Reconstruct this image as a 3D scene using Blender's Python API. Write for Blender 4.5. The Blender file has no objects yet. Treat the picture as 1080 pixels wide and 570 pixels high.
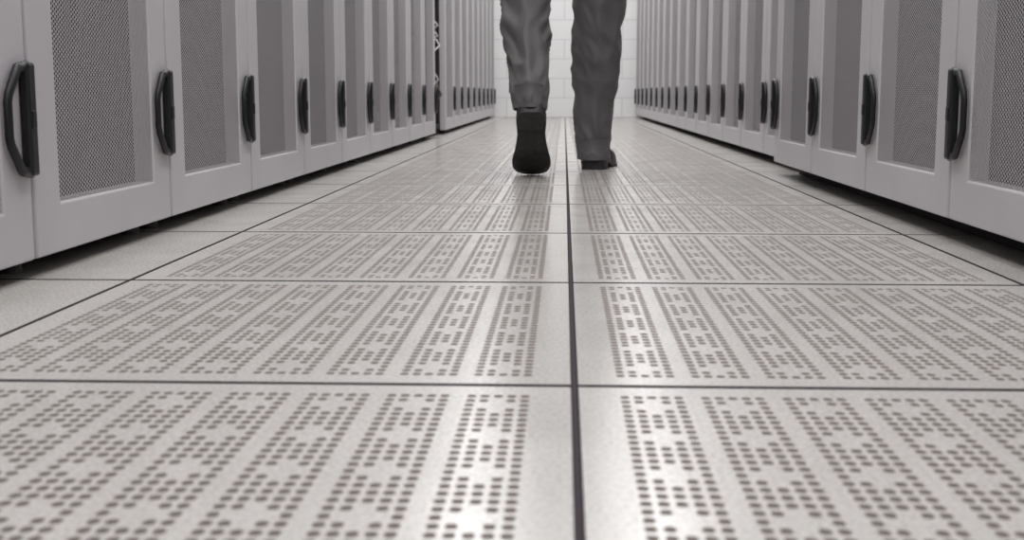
import bpy, bmesh, math, random
from mathutils import Vector, Matrix, noise
random.seed(4)
S=bpy.context.scene
S.view_settings.view_transform='Standard'
S.view_settings.look='None'
COL=S.collection

# ------------------------------------------------------------ node helpers
def newmat(name):
    m=bpy.data.materials.new(name); m.use_nodes=True
    nt=m.node_tree; b=nt.nodes['Principled BSDF']
    return m,nt,b
def simple(name,col,rough=.5,metal=0,noise_amt=0,scale=40,spec=.5):
    m,nt,b=newmat(name)
    b.inputs['Roughness'].default_value=rough
    b.inputs['Metallic'].default_value=metal
    b.inputs['Specular IOR Level'].default_value=spec
    tc=nt.nodes.new('ShaderNodeTexCoord'); n=nt.nodes.new('ShaderNodeTexNoise')
    n.inputs['Scale'].default_value=scale; n.inputs['Detail'].default_value=4
    nt.links.new(tc.outputs['Object'],n.inputs['Vector'])
    r=nt.nodes.new('ShaderNodeValToRGB')
    r.color_ramp.elements[0].position=.3; r.color_ramp.elements[1].position=.7
    r.color_ramp.elements[0].color=[c*(1-noise_amt) for c in col]+[1]
    r.color_ramp.elements[1].color=[min(1,c*(1+noise_amt)) for c in col]+[1]
    nt.links.new(n.outputs['Fac'],r.inputs[0]); nt.links.new(r.outputs[0],b.inputs['Base Color'])
    return m
class M:
    def __init__(s,nt): s.nt=nt
    def op(s,o,a,b=None,c=None):
        n=s.nt.nodes.new('ShaderNodeMath'); n.operation=o
        for i,v in enumerate((a,b,c)):
            if v is None: continue
            if isinstance(v,(int,float)): n.inputs[i].default_value=v
            else: s.nt.links.new(v,n.inputs[i])
        return n.outputs[0]

TX=.0105; TY=1.0675; T=.6
def floor_mat(perf):
    m,nt,b=newmat('perforated_laminate' if perf else 'solid_laminate')
    k=M(nt)
    tc=nt.nodes.new('ShaderNodeTexCoord'); sp=nt.nodes.new('ShaderNodeSeparateXYZ')
    nt.links.new(tc.outputs['Object'],sp.inputs[0])
    n=nt.nodes.new('ShaderNodeTexNoise'); n.inputs['Scale'].default_value=240; n.inputs['Detail'].default_value=3
    nt.links.new(tc.outputs['Object'],n.inputs['Vector'])
    r=nt.nodes.new('ShaderNodeValToRGB')
    r.color_ramp.elements[0].position=.36; r.color_ramp.elements[1].position=.6
    lo=.03 if perf else .07
    r.color_ramp.elements[0].color=(.49-lo*1.5,.47-lo*1.5,.445-lo*1.5,1); r.color_ramp.elements[1].color=(.54,.525,.50,1)
    nt.links.new(n.outputs['Fac'],r.inputs[0])
    n2=nt.nodes.new('ShaderNodeTexNoise'); n2.inputs['Scale'].default_value=9; n2.inputs['Detail'].default_value=5
    nt.links.new(tc.outputs['Object'],n2.inputs['Vector'])
    rough=k.op('MULTIPLY_ADD',n2.outputs['Fac'],.18,.12)
    bmp=nt.nodes.new('ShaderNodeBump'); bmp.inputs['Strength'].default_value=.18; bmp.inputs['Distance'].default_value=.002
    b.inputs['Specular IOR Level'].default_value=.7
    if not perf:
        nt.links.new(r.outputs[0],b.inputs['Base Color']); nt.links.new(rough,b.inputs['Roughness'])
        nt.links.new(n2.outputs['Fac'],bmp.inputs['Height']); nt.links.new(bmp.outputs[0],b.inputs['Normal'])
        return m
    def modT(o,off):
        a=k.op('SUBTRACT',o,off); a=k.op('DIVIDE',a,T); a=k.op('FRACT',a); return k.op('MULTIPLY',a,T)
    u=modT(sp.outputs[0],TX+60*T*-1); v=modT(sp.outputs[1],TY-60*T)
    bx=.036; SP=.0674; cw=.0112; NC=5
    us=k.op('SUBTRACT',u,bx)
    inx=k.op('MULTIPLY',k.op('GREATER_THAN',us,0),k.op('LESS_THAN',us,T-2*bx))
    loc=k.op('MULTIPLY',k.op('FRACT',k.op('DIVIDE',us,SP)),SP)
    ins=k.op('LESS_THAN',loc,cw*NC)
    cu=k.op('DIVIDE',loc,cw); ci=k.op('FLOOR',cu); fu=k.op('SUBTRACT',k.op('FRACT',cu),.5)
    rp=.01525; nrow=35; by=.0331
    vs=k.op('SUBTRACT',v,by)
    iny=k.op('MULTIPLY',k.op('GREATER_THAN',vs,0),k.op('LESS_THAN',vs,rp*nrow))
    cv=k.op('DIVIDE',vs,rp); ri=k.op('FLOOR',cv); fv=k.op('SUBTRACT',k.op('FRACT',cv),.5)
    d=k.op('ADD',k.op('POWER',k.op('ABSOLUTE',fu),2.6),k.op('POWER',k.op('ABSOLUTE',fv),2.6))
    dot=k.op('LESS_THAN',d,.345**2.6)
    # small solid lands (holes left out in a cross) down the middle of each strip
    ph=k.op('MODULO',ri,6)
    dist=k.op('ADD',k.op('ABSOLUTE',k.op('SUBTRACT',ci,2)),k.op('ABSOLUTE',k.op('SUBTRACT',ph,2)))
    keep=k.op('GREATER_THAN',dist,1.5)
    hole=dot
    for x in (inx,ins,iny,keep): hole=k.op('MULTIPLY',hole,x)
    mix=nt.nodes.new('ShaderNodeMix'); mix.data_type='RGBA'
    nt.links.new(hole,mix.inputs[0]); nt.links.new(r.outputs[0],mix.inputs[6]); mix.inputs[7].default_value=(.12,.097,.085,1)
    nt.links.new(mix.outputs[2],b.inputs['Base Color'])
    nt.links.new(k.op('MAXIMUM',rough,k.op('MULTIPLY',hole,.6)),b.inputs['Roughness'])
    nt.links.new(k.op('MULTIPLY_ADD',hole,-.55,.7),b.inputs['Specular IOR Level'])
    nt.links.new(n2.outputs['Fac'],bmp.inputs['Height']); nt.links.new(bmp.outputs[0],b.inputs['Normal'])
    return m

def mesh_mat():
    m,nt,b=newmat('perforated_door_steel'); k=M(nt)
    tc=nt.nodes.new('ShaderNodeTexCoord'); sp=nt.nodes.new('ShaderNodeSeparateXYZ')
    nt.links.new(tc.outputs['Object'],sp.inputs[0])
    p=.0070; q=p*math.sqrt(3)
    def cell(off):
        a=k.op('SUBTRACT',k.op('FRACT',k.op('ADD',k.op('DIVIDE',sp.outputs[2],p),10+off)),.5)
        c=k.op('MULTIPLY',k.op('SUBTRACT',k.op('FRACT',k.op('ADD',k.op('DIVIDE',sp.outputs[1],q),10+off)),.5),math.sqrt(3))
        return k.op('ADD',k.op('MULTIPLY',a,a),k.op('MULTIPLY',c,c))
    d=k.op('MINIMUM',cell(0),cell(.5))
    hole=k.op('LESS_THAN',d,.36**2)
    tr=nt.nodes.new('ShaderNodeBsdfTransparent'); mx=nt.nodes.new('ShaderNodeMixShader')
    b.inputs['Base Color'].default_value=(.44,.42,.44,1); b.inputs['Roughness'].default_value=.5
    nt.links.new(hole,mx.inputs[0]); nt.links.new(b.outputs[0],mx.inputs[1]); nt.links.new(tr.outputs[0],mx.inputs[2])
    nt.links.new(mx.outputs[0],nt.nodes['Material Output'].inputs[0])
    return m
def block_mat():
    m,nt,b=newmat('painted_block'); 
    tc=nt.nodes.new('ShaderNodeTexCoord'); sp=nt.nodes.new('ShaderNodeSeparateXYZ'); cb=nt.nodes.new('ShaderNodeCombineXYZ')
    nt.links.new(tc.outputs['Object'],sp.inputs[0])
    k=M(nt)
    nt.links.new(k.op('ADD',sp.outputs[0],sp.outputs[1]),cb.inputs[0]); nt.links.new(sp.outputs[2],cb.inputs[1])
    br=nt.nodes.new('ShaderNodeTexBrick'); br.inputs['Scale'].default_value=1
    br.inputs['Brick Width'].default_value=.4; br.inputs['Row Height'].default_value=.2
    br.inputs['Mortar Size'].default_value=.006; br.inputs['Mortar Smooth'].default_value=.4
    br.inputs['Color1'].default_value=(.83,.83,.82,1); br.inputs['Color2'].default_value=(.80,.80,.80,1); br.inputs['Mortar'].default_value=(.64,.64,.64,1)
    nt.links.new(cb.outputs[0],br.inputs['Vector']); nt.links.new(br.outputs['Color'],b.inputs['Base Color'])
    bp=nt.nodes.new('ShaderNodeBump'); bp.invert=True; bp.inputs['Strength'].default_value=.25; bp.inputs['Distance'].default_value=.006
    nt.links.new(br.outputs['Fac'],bp.inputs['Height']); nt.links.new(bp.outputs[0],b.inputs['Normal'])
    b.inputs['Roughness'].default_value=.55
    return m

# ------------------------------------------------------------ mesh helpers
def box(bm,lo,hi,mi=0,bev=0):
    r=bmesh.ops.create_cube(bm,size=1)
    vs=r['verts']
    for v in vs:
        v.co=Vector([lo[i] if v.co[i]<0 else hi[i] for i in range(3)])
    fs=set(f for v in vs for f in v.link_faces)
    for f in fs: f.material_index=mi
    if bev:
        es=list(set(e for v in vs for e in v.link_edges))
        rr=bmesh.ops.bevel(bm,geom=es,offset=bev,segments=2,affect='EDGES',profile=.5)
        for f in rr['faces']: f.material_index=mi
def tube(bm,pts,ra,rb=None,ref=(1,0,0),seg=12,mi=0,normals=None,capa=True,capb=True,disp=None,smooth=True):
    """loft of elliptical rings; ra = radius along ref side, rb = other radius"""
    pts=[Vector(p) for p in pts]; n=len(pts)
    if not hasattr(ra,'__len__'): ra=[ra]*n
    if rb is None: rb=ra
    rings=[]
    for i,p in enumerate(pts):
        t=normals[i] if normals else (pts[min(i+1,n-1)]-pts[max(i-1,0)])
        t=Vector(t).normalized(); R=Vector(ref)
        x=(R-t*R.dot(t)).normalized(); y=t.cross(x)
        ring=[]
        for j in range(seg):
            a=2*math.pi*j/seg
            q=p+x*math.cos(a)*ra[i]+y*math.sin(a)*rb[i]
            if disp: q=q+(q-p).normalized()*disp(i/(n-1),a,q)
            ring.append(bm.verts.new(q))
        rings.append(ring)
    for i in range(n-1):
        for j in range(seg):
            f=bm.faces.new((rings[i][j],rings[i][(j+1)%seg],rings[i+1][(j+1)%seg],rings[i+1][j]))
            f.material_index=mi; f.smooth=smooth
    if capa:
        f=bm.faces.new(rings[0][::-1]); f.material_index=mi
    if capb:
        f=bm.faces.new(rings[-1]); f.material_index=mi
    return rings
def finish(bm,name,mats,loc=(0,0,0),parent=None,recalc=True):
    if recalc: bmesh.ops.recalc_face_normals(bm,faces=bm.faces)
    me=bpy.data.meshes.new(name); bm.to_mesh(me); bm.free()
    for m in mats: me.materials.append(m)
    o=bpy.data.objects.new(name,me); o.location=loc; COL.objects.link(o)
    if parent: o.parent=parent
    return o
def catmull(P,n):
    out=[]; m=len(P)-1
    for s in range(n):
        t=s/(n-1)*m; i=min(int(t),m-1); f=t-i
        p0=P[max(i-1,0)];p1=P[i];p2=P[i+1];p3=P[min(i+2,m)]
        out.append([.5*((2*p1[c])+(-p0[c]+p2[c])*f+(2*p0[c]-5*p1[c]+4*p2[c]-p3[c])*f*f+(-p0[c]+3*p1[c]-3*p2[c]+p3[c])*f**3) for c in range(len(p1))])
    return out

# ------------------------------------------------------------ room
XL,XR,YB,YF,H=-2.1,2.1,-3.0,13.2,2.75
bm=bmesh.new()
box(bm,(XL,YB,-.08),(XR,YF,-.0045),2)
gx=.0024; gy=.0040
i0=math.floor((XL-TX)/T); i1=math.ceil((XR-TX)/T)
j0=math.floor((YB-TY)/T); j1=math.ceil((YF-TY)/T)
for i in range(i0,i1):
    for j in range(j0,j1):
        a=max(TX+i*T+gx,XL); b_=min(TX+(i+1)*T-gx,XR); c=max(TY+j*T+gy,YB); d=min(TY+(j+1)*T-gy,YF)
        if b_-a<.03 or d-c<.03: continue
        mi=0 if i in(-1,0) else 1
        ch=.001; 
        vs=[bm.verts.new(p) for p in [(a,c,-.03),(b_,c,-.03),(b_,d,-.03),(a,d,-.03),
            (a,c,-ch),(b_,c,-ch),(b_,d,-ch),(a,d,-ch),(a+ch,c+ch,0),(b_-ch,c+ch,0),(b_-ch,d-ch,0),(a+ch,d-ch,0)]]
        for q in range(4):
            f=bm.faces.new((vs[q],vs[(q+1)%4],vs[4+(q+1)%4],vs[4+q])); f.material_index=2
            f=bm.faces.new((vs[4+q],vs[4+(q+1)%4],vs[8+(q+1)%4],vs[8+q])); f.material_index=2
        f=bm.faces.new(vs[8:12]); f.material_index=mi
dark=simple('tile_edge_black',(.055,.045,.053),.8,spec=.1)
finish(bm,'floor',[floor_mat(True),floor_mat(False),dark])
blk=block_mat()
for nm,lo,hi in (('wall_far',(XL,YF,0),(XR,YF+.15,H)),('wall_near',(XL,YB-.15,0),(XR,YB,H)),
                 ('wall_left',(XL-.15,YB,0),(XL,YF,H)),('wall_right',(XR,YB,0),(XR+.15,YF,H))):
    bm=bmesh.new(); box(bm,lo,hi); finish(bm,nm,[blk])
bm=bmesh.new(); box(bm,(XL,YB,H),(XR,YF,H+.1)); finish(bm,'ceiling',[simple('ceiling_white',(.78,.78,.78),.8)])

# ceiling luminaires, two rows of wide diffuser panels
lm=simple('luminaire_housing',(.7,.7,.7),.4)
for x in (-.52,.52):
  for n,y in enumerate([-1.6,.6,2.8,5.0,7.2,9.4,11.6]):
    bm=bmesh.new(); z=H-.075
    box(bm,(x-.30,y-.63,z),(x+.30,y+.63,H-.005),0,.006)
    o=finish(bm,'ceiling_luminaire',[lm])
    l=bpy.data.lights.new('panel_light','AREA'); l.shape='RECTANGLE'; l.size=.54; l.size_y=1.2
    l.energy=20.5 if y<8 else (21 if y<10 else 24); l.color=(1,.992,.992)
    lo_=bpy.data.objects.new('panel_light',l); lo_.location=(x,y,z-.012); COL.objects.link(lo_); lo_.parent=o

# ------------------------------------------------------------ racks
door_m=simple('rack_grey_paint',(.51,.495,.515),.38,0,.03,6)
body_m=simple('rack_body_grey',(.38,.37,.385),.5,0,.03,6)
pm=mesh_mat()
inner=simple('rack_interior_black',(.03,.027,.026),.8,spec=.2)
equip=simple('equipment_dark_grey',(.06,.055,.052),.6,0,.3,12)
hm=simple('handle_black',(.010,.010,.011),.45,spec=.35)
cab=simple('cable_brown_grey',(.10,.08,.065),.6)
yel=simple('cable_yellow',(.75,.55,.08),.5)
wht=simple('cable_white',(.6,.6,.6),.5)
RM=[door_m,body_m,pm,inner,equip,hm,cab,yel,wht]
W=.6
def rack_mesh(gap,mirror,door=True,seed=1):
    rnd=random.Random(seed)
    bm=bmesh.new(); w=W-.004; D=-1.0; top=2.0; x1=-.036
    b0=gap+.012; pmi=1 if door else 3
    box(bm,(D,.002,b0),(x1,.022,top),1); box(bm,(D,w-.02,b0),(x1,w,top),pmi)
    box(bm,(D,.022,top-.03),(x1,w-.02,top),1); box(bm,(D,.022,b0),(x1,w-.02,b0+.03),3)
    box(bm,(D,.022,b0+.03),(D+.02,w-.02,top-.03),3)
    # inner dark liners + mounting rails
    box(bm,(D+.02,.022,b0+.03),(x1-.01,.026,top-.03),3); box(bm,(D+.02,w-.024,b0+.03),(x1-.01,w-.02,top-.03),3)
    for y in (.03,w-.06): box(bm,(-.19,y,b0+.03),(-.16,y+.03,top-.03),4)
    z=b0+.05
    while z<top-.3:
        h=rnd.choice([.088,.13,.18,.27])
        if rnd.random()<.8:
            box(bm,(-.88,.065,z),(-.2-rnd.random()*.03,w-.065,z+h-.004),4)
        z+=h
    ncab=5 if door else 22
    for c in range(ncab):
        y=rnd.uniform(.08,w-.08); z=rnd.uniform(.1,1.7); L=rnd.uniform(.15,.4)
        P=[(-.16,y,z+L),(-.12,y+rnd.uniform(-.03,.03),z+L*.7),(-.10 if door else -.02,y+rnd.uniform(-.07,.07),z+L*.4),(-.16,min(w-.04,max(.04,y+rnd.uniform(-.12,.12))),z)]
        tube(bm,catmull(P,10),.006,seg=6,mi=6 if door else rnd.choice([6,7,8,8]))
    for x in (-.14 if mirror else -.062,D+.08):
        for y in (.05,w-.05):
            r=bmesh.ops.create_cone(bm,cap_ends=True,segments=14,radius1=.017,radius2=.012,depth=gap+.012,matrix=Matrix.Translation((x,y,(gap+.012)/2)))
            for v in r['verts']:
                for f in v.link_faces: f.material_index=3 if mirror else 4
    # recessed black strip, added to stand in for contact shadow under the rack
    box(bm,(-.095,0,.001),(-.080,W,b0),3)
    if door:
        y0,y1,z0,z1=.003,w-.001,gap,top-.008; a0,a1,c0,c1=.092,w-.09,gap+.072,top-.09
        t=.034
        def rect(x,a,b,c,d): return [bm.verts.new((x,a,c)),bm.verts.new((x,b,c)),bm.verts.new((x,b,d)),bm.verts.new((x,a,d))]
        of=rect(0,y0,y1,z0,z1); inf=rect(0,a0,a1,c0,c1); ob=rect(-t,y0,y1,z0,z1); ib=rect(-t,a0,a1,c0,c1)
        fs=[]
        for q in range(4):
            p=(q+1)%4
            fs+= [bm.faces.new((of[q],of[p],inf[p],inf[q])),bm.faces.new((of[q],ob[q],ob[p],of[p])),
                  bm.faces.new((inf[q],inf[p],ib[p],ib[q])),bm.faces.new((ob[q],ib[q],ib[p],ob[p]))]
        es=[bm.edges.get((of[q],of[(q+1)%4])) for q in range(4)]+[bm.edges.get((inf[q],inf[(q+1)%4])) for q in range(4)]
        es+=[bm.edges.get((of[q],ob[q])) for q in range(4)]
        bmesh.ops.bevel(bm,geom=es,offset=.004,segments=2,affect='EDGES',profile=.5)
        f=bm.faces.new(rect(-.003,a0,a1,c0,c1)); f.material_index=2
        # swing handle : straight back plate + slim angular pull
        e=y1-.004; hz0,hz1=.142,.293; zm=(hz0+hz1)/2
        box(bm,(0,e-.024,hz0),(.015,e,hz1),5,.004)
        P=[(.008,e-.013,hz1-.004),(.008,e-.042,hz1-.008),(.008,e-.071,hz1-.042),(.008,e-.075,hz1-.052),(.008,e-.075,hz0+.052),(.008,e-.071,hz0+.042),(.008,e-.042,hz0+.008),(.008,e-.013,hz0+.004)]
        tube(bm,P,[.0055]*8,[.0075]*8,ref=(1,0,0),seg=8,mi=5)
        box(bm,(.014,e-.020,zm-.012),(.017,e-.006,zm+.012),5,.002)
    if mirror:
        for v in bm.verts: v.co.x*=-1
    bmesh.ops.recalc_face_normals(bm,faces=bm.faces)
    me=bpy.data.meshes.new('server_rack'); bm.to_mesh(me); bm.free()
    for m in RM: me.materials.append(m)
    return me
LM=[rack_mesh(.026,False,True,s) for s in (1,2,3)]
LO=rack_mesh(.026,False,False,9)
RN=[rack_mesh(.04,True,True,s) for s in (4,5)]
RF=[rack_mesh(.03,True,True,s) for s in (6,7)]
def put(me,x,y,name='server_rack'):
    o=bpy.data.objects.new(name,me); o.location=(x,y,0); COL.objects.link(o); return o
LX=-.722
for k in range(-5,19):
    y=1.68+W*k
    if y+W>YF: break
    if k==9: put(LO,LX,y,'open_server_rack')
    else: put(LM[k%3],LX,y)
for k in range(-6,4):
    put(RN[k%2],.655,1.56+W*k)
y=4.1;k=0
while y+W<YF:
    put(RF[k%2],.738,y); y+=W;k+=1

# ------------------------------------------------------------ walking man
man=bpy.data.objects.new('walking_man',None); COL.objects.link(man); man.location=(0,4.15,0)
def mparent(o):
    o.parent=man; o.location=(0,-4.15,0)
    return o
wool,nt,b=newmat('grey_wool')
k=M(nt); tc=nt.nodes.new('ShaderNodeTexCoord'); n=nt.nodes.new('ShaderNodeTexNoise'); n.inputs['Scale'].default_value=600; n.inputs['Detail'].default_value=2
nt.links.new(tc.outputs['Object'],n.inputs['Vector']); r=nt.nodes.new('ShaderNodeValToRGB')
r.color_ramp.elements[0].position=.3;r.color_ramp.elements[1].position=.7
r.color_ramp.elements[0].color=(.068,.063,.066,1); r.color_ramp.elements[1].color=(.104,.099,.102,1)
nt.links.new(n.outputs['Fac'],r.inputs[0]); nt.links.new(r.outputs[0],b.inputs['Base Color'])
b.inputs['Roughness'].default_value=.6; b.inputs['Specular IOR Level'].default_value=.35; b.inputs['Sheen Weight'].default_value=.06
# control: x,y,z, half width, half depth, normal y, normal z
def trouser(bm,C,seed,amp):
    n=140
    R=catmull(C,n)
    pts=[q[:3] for q in R]; ra=[q[3] for q in R]; rb=[q[4] for q in R]; nn=[(0,q[5],q[6]) for q in R]
    def disp(t,a,q):
        d=noise.noise(Vector((q.x*6+seed,q.y*6,q.z*7)))*.009
        # diagonal drape folds: ridged noise stretched around the leg, strongest behind knee and above hem
        g=amp*(.5+.9*math.exp(-((t-.46)/.18)**2)+.8*math.exp(-((t-.14)/.07)**2))*min(1,.25+t*9)
        v=Vector((math.cos(a)*1.1+seed,math.sin(a)*1.1+q.z*3.0,q.z*13+math.sin(a+seed)*1.3))
        d+=g*(.5-abs(noise.noise(v)))*.020-g*.007
        d+=.0025*math.sin(3*a+seed+q.z*5)*(1-t)
        d+=.006*max(0,-math.cos(a*2))**8*min(1,t*8)      # pressed crease front/back
        return d
    rings=tube(bm,pts,ra,rb,seg=72,capa=False,capb=True,disp=disp,normals=nn)
    last=rings[0]; c=sum((v.co for v in last),Vector())/len(last)
    inn=[bm.verts.new(c+(v.co-c)*.95) for v in last]
    up=[bm.verts.new(v.co*1.0+Vector(nn[0]).normalized()*.07) for v in inn]
    for A,B in ((last,inn),(inn,up)):
        for j in range(72):
            f=bm.faces.new((A[j],B[j],B[(j+1)%72],A[(j+1)%72])); f.smooth=True
bm=bmesh.new()
# lifted leg (left)
trouser(bm,[(-.101,3.772,.203,.053,.090,.10,.99),
            (-.102,3.80,.255,.057,.084,.30,.95),
            (-.106,3.875,.325,.065,.080,.6,.8),
            (-.115,3.97,.405,.073,.081,.70,.71),
            (-.124,4.065,.495,.081,.083,.62,.78),
            (-.130,4.125,.58,.087,.088,.3,.95),
            (-.128,4.16,.70,.090,.098,.18,.98),
            (-.112,4.19,.82,.100,.112,.1,1),
            (-.095,4.20,.93,.105,.118,0,1)],3.1,1.5)
# standing leg (right)
trouser(bm,[(.099,4.232,.036,.060,.082,-.06,1),
            (.099,4.240,.10,.062,.078,.05,1),
            (.101,4.250,.20,.069,.077,.02,1),
            (.106,4.25,.32,.078,.084,0,1),
            (.112,4.24,.45,.085,.086,0,1),
            (.117,4.24,.56,.090,.09,0,1),
            (.117,4.23,.70,.093,.10,0,1),
            (.106,4.21,.82,.102,.115,0,1),
            (.09,4.20,.93,.105,.118,0,1)],8.4,.9)
tube(bm,[(0,4.19,.80),(0,4.195,.84),(0,4.2,.90),(0,4.2,.98),(0,4.2,1.02)],[.10,.165,.18,.165,.158],[.07,.11,.125,.118,.112],seg=32)
mparent(finish(bm,'trousers',[wool]))

# shoes : built along +Y, heel back at y=0, sole bottom z=0
shoe_l=simple('shoe_black_leather',(.012,.011,.011),.3)
sole_m=simple('shoe_sole_rubber',(.020,.018,.018),.5,0,.4,60,spec=.4)
def shoe():
    bm=bmesh.new(); L=.30
    prof=[(0,.020),(.008,.034),(.03,.041),(.07,.042),(.12,.040),(.17,.047),(.21,.055),(.245,.054),(.275,.044),(.292,.027),(.30,.008)]
    prof=catmull(prof,40)
    def out(z0fn,z1fn,y0,y1,grow,mi):
        sec=[p for p in prof if y0<=p[0]<=y1]
        loop=[(p[1]*grow,p[0]) for p in sec]+[(-p[1]*grow,p[0]) for p in reversed(sec)]
        A=[bm.verts.new((x,y,z0fn(y))) for x,y in loop]; B=[bm.verts.new((x,y,z1fn(y))) for x,y in loop]
        N=len(loop)
        for i in range(N):
            f=bm.faces.new((A[i],A[(i+1)%N],B[(i+1)%N],B[i])); f.material_index=mi
        m_=len(sec)
        for V in (A,B):
            for i in range(m_-1):
                f=bm.faces.new((V[i],V[i+1],V[N-2-i],V[N-1-i])); f.material_index=mi
    spring=lambda y: .022*max(0,(y-.2)/.1)**2 if y>.2 else 0
    lift=lambda y: (.020 if y<.11 else max(0,.020*(1-(y-.11)/.06)))
    out(lambda y:lift(y)+spring(y),lambda y:lift(y)+spring(y)+.009,0,.3,1.06,1)
    out(lambda y:0,lambda y:.0205,0,.085,1.02,1)
    hp=catmull([(.0,.055),(.02,.080),(.06,.098),(.10,.098),(.14,.085),(.19,.062),(.24,.050),(.275,.042),(.295,.026),(.30,.014)],40)
    rings=[]; seg=20
    for i in range(40):
        y=prof[i][0]; wv=prof[i][1]
        h=.05
        for a,b2 in zip(hp,hp[1:]):
            if a[0]<=y<=b2[0]: h=a[1]+(b2[1]-a[1])*((y-a[0])/max(1e-6,b2[0]-a[0]))
        if y<=0: h=.055
        if y>=.3: h=.014
        base=lift(y)+spring(y)+.008
        ring=[]
        for j in range(seg+1):
            a=math.pi*j/seg
            cx=math.copysign(abs(math.cos(a))**.6,math.cos(a)); sz=math.sin(a)**.8
            ring.append(bm.verts.new((cx*wv*(1-.35*sz*(h>.07)),y,base+sz*(h-.0))))
        rings.append(ring)
    for i in range(39):
        for j in range(seg):
            f=bm.faces.new((rings[i][j],rings[i+1][j],rings[i+1][j+1],rings[i][j+1])); f.smooth=True
    bm.faces.new(rings[0]); bm.faces.new(rings[-1])
    tube(bm,[(0,.06,.07),(0,.06,.12),(0,.062,.17)],[.032,.031,.035],[.042,.038,.042],seg=16,mi=2)
    return bm
sock=simple('sock_black',(.015,.015,.017),.9)
bm=shoe(); a=math.radians(-45)
mat=Matrix.Translation((-.100,3.91,.0))@Matrix.Rotation(math.radians(1),4,'Z')@Matrix.Rotation(a,4,'X')@Matrix.Translation((0,-.30,-.022))
bmesh.ops.transform(bm,matrix=mat,verts=bm.verts)
mz=min(v.co.z for v in bm.verts); bmesh.ops.translate(bm,vec=(0,0,-mz+.0005),verts=bm.verts)
mparent(finish(bm,'shoe_left',[shoe_l,sole_m,sock]))
bm=shoe(); mat=Matrix.Translation((.096,4.168,.0))@Matrix.Rotation(math.radians(-8),4,'Z')
bmesh.ops.transform(bm,matrix=mat,verts=bm.verts)
mparent(finish(bm,'shoe_right',[shoe_l,sole_m,sock]))

# upper body (above the frame)
shirt=simple('shirt_grey_blue',(.30,.33,.38),.8,0,.05,60); skin=simple('skin',(.55,.34,.25),.5); hair=simple('hair_brown',(.05,.03,.02),.7,0,.4,90)
bm=bmesh.new()
C=catmull([(0,4.2,.96,.162,.118),(0,4.2,1.06,.160,.115),(0,4.2,1.16,.165,.115),(0,4.205,1.28,.185,.122),(0,4.2,1.38,.195,.115),(0,4.19,1.44,.165,.095),(0,4.19,1.475,.10,.075),(0,4.195,1.50,.066,.066)],40)
tube(bm,[c[:3] for c in C],[c[3] for c in C],[c[4] for c in C],seg=36,disp=lambda t,a,q:noise.noise(q*7)*.006)
for s,sw in ((-1,1),(1,-1)):
    C=catmull([(s*.15,4.19,1.415,.05,.05),(s*.20,4.19,1.39,.06,.062),(s*.235,4.19-.03*sw*-1,1.27,.052,.055),(s*.255,4.19+.05*sw,1.12,.043,.046),(s*.25,4.19+.12*sw+.03,.99,.038,.038),(s*.245,4.19+.17*sw+.06,.90,.034,.032)],30)
    tube(bm,[c[:3] for c in C],[c[3] for c in C],[c[4] for c in C],seg=20,disp=lambda t,a,q:noise.noise(q*14)*.005)
mparent(finish(bm,'shirt',[shirt]))
bm=bmesh.new()
tube(bm,[(0,4.195,1.47),(0,4.2,1.53),(0,4.21,1.60)],[.056,.054,.056],[.06,.058,.062],seg=24)
r_=bmesh.ops.create_uvsphere(bm,u_segments=32,v_segments=24,radius=1)
for v in r_['verts']:
    c=v.co; x,y,z=c
    jaw=1-.28*max(0,-z)
    nx=x*.076*jaw; ny=y*.096*(1-.1*max(0,-z)); nz=z*.118
    if y>.6:
        ny+=.022*math.exp(-((x/.16)**2+((z+.12)/.22)**2))
        ny-=.008*(math.exp(-(((abs(x)-.4)/.16)**2+((z-.08)/.12)**2)))
        ny+=.005*math.exp(-((x/.3)**2+((z+.5)/.08)**2))
    v.co=(nx,4.22+ny,1.665+nz)
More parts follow.
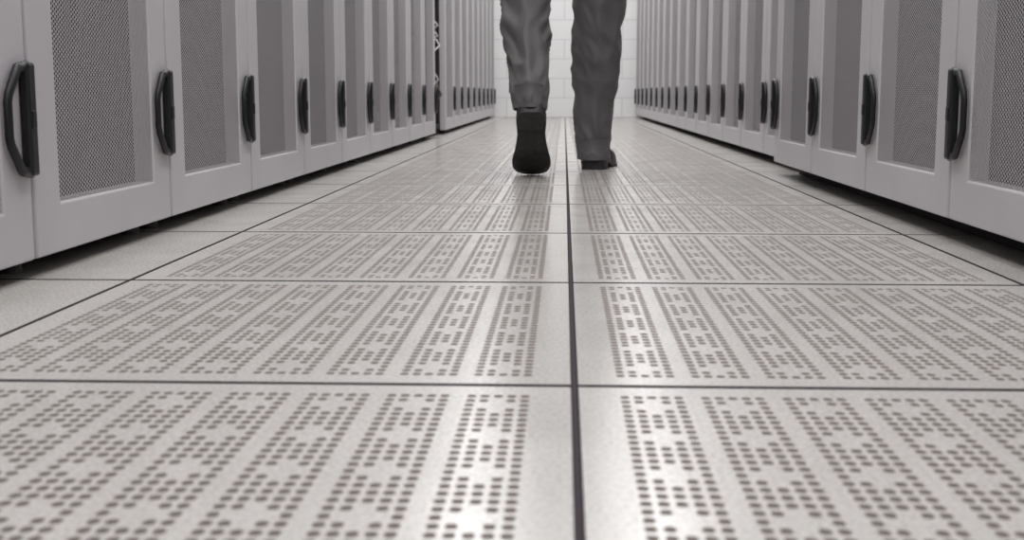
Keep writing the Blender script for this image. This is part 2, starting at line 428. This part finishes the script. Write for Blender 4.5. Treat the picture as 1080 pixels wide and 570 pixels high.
for s in (-1,1):
    tube(bm,[(s*.070,4.215,1.665),(s*.082,4.207,1.667)],[.012,.016],[.02,.03],seg=14)
    wr=Vector((s*.245,4.25+(.17 if s<0 else -.17),.905)); dz=Vector((0,.25*(1 if s<0 else -1),-1)).normalized()
    fw=Vector((0,1,0)); fw=(fw-dz*fw.dot(dz)).normalized()
    tube(bm,[wr,wr+dz*.03,wr+dz*.07,wr+dz*.10],[.022,.024,.022,.014],[.026,.036,.042,.038],seg=18)
    for i,L in enumerate((.072,.082,.077,.06)):
        b0=wr+dz*.09+fw*(.030-.02*i); inn=Vector((-s,0,0))
        tube(bm,[b0,b0+dz*L*.4+inn*.004,b0+dz*L*.72+inn*.016,b0+dz*L*.93+inn*.032],[.0092,.009,.008,.006],seg=10)
    b0=wr+dz*.035+fw*.03; inn=Vector((-s,0,0))
    tube(bm,[b0,b0+fw*.022+dz*.02+inn*.01,b0+fw*.03+dz*.048+inn*.016,b0+fw*.03+dz*.068+inn*.02],[.013,.011,.010,.007],seg=10)
for f in bm.faces: f.smooth=True
mparent(finish(bm,'head_and_hands',[skin]))
bm=bmesh.new(); r_=bmesh.ops.create_uvsphere(bm,u_segments=32,v_segments=24,radius=1)
kill=[v for v in r_['verts'] if v.co.z < -.35+ .95*max(0,v.co.y+.15)]
bmesh.ops.delete(bm,geom=kill,context='VERTS')
for v in bm.verts:
    v.co=Vector((v.co.x*.083,4.215+v.co.y*.101,1.672+v.co.z*.122))+v.co*noise.noise(v.co*9)*.004
for f in bm.faces: f.smooth=True
mparent(finish(bm,'hair',[hair]))
bm=bmesh.new()
for s in (-1,1):
    bmesh.ops.create_uvsphere(bm,u_segments=12,v_segments=8,radius=.011,matrix=Matrix.Translation((s*.030,4.298,1.675)))
mparent(finish(bm,'eyes',[simple('eye_white',(.8,.8,.8),.2)]))

# ------------------------------------------------------------ world & camera
w=bpy.data.worlds.new('World'); S.world=w; w.use_nodes=True
w.node_tree.nodes['Background'].inputs[0].default_value=(.5,.5,.52,1); w.node_tree.nodes['Background'].inputs[1].default_value=.3
cam=bpy.data.cameras.new('Camera'); co=bpy.data.objects.new('Camera',cam); COL.objects.link(co)
cam.lens=44.07; cam.sensor_width=36; cam.clip_start=.02
co.location=(0,0,.2527)
co.rotation_euler=(math.radians(90-8.05),0,math.radians(2.36))
cam.dof.use_dof=True; cam.dof.focus_distance=2.4; cam.dof.aperture_fstop=9
S.camera=co
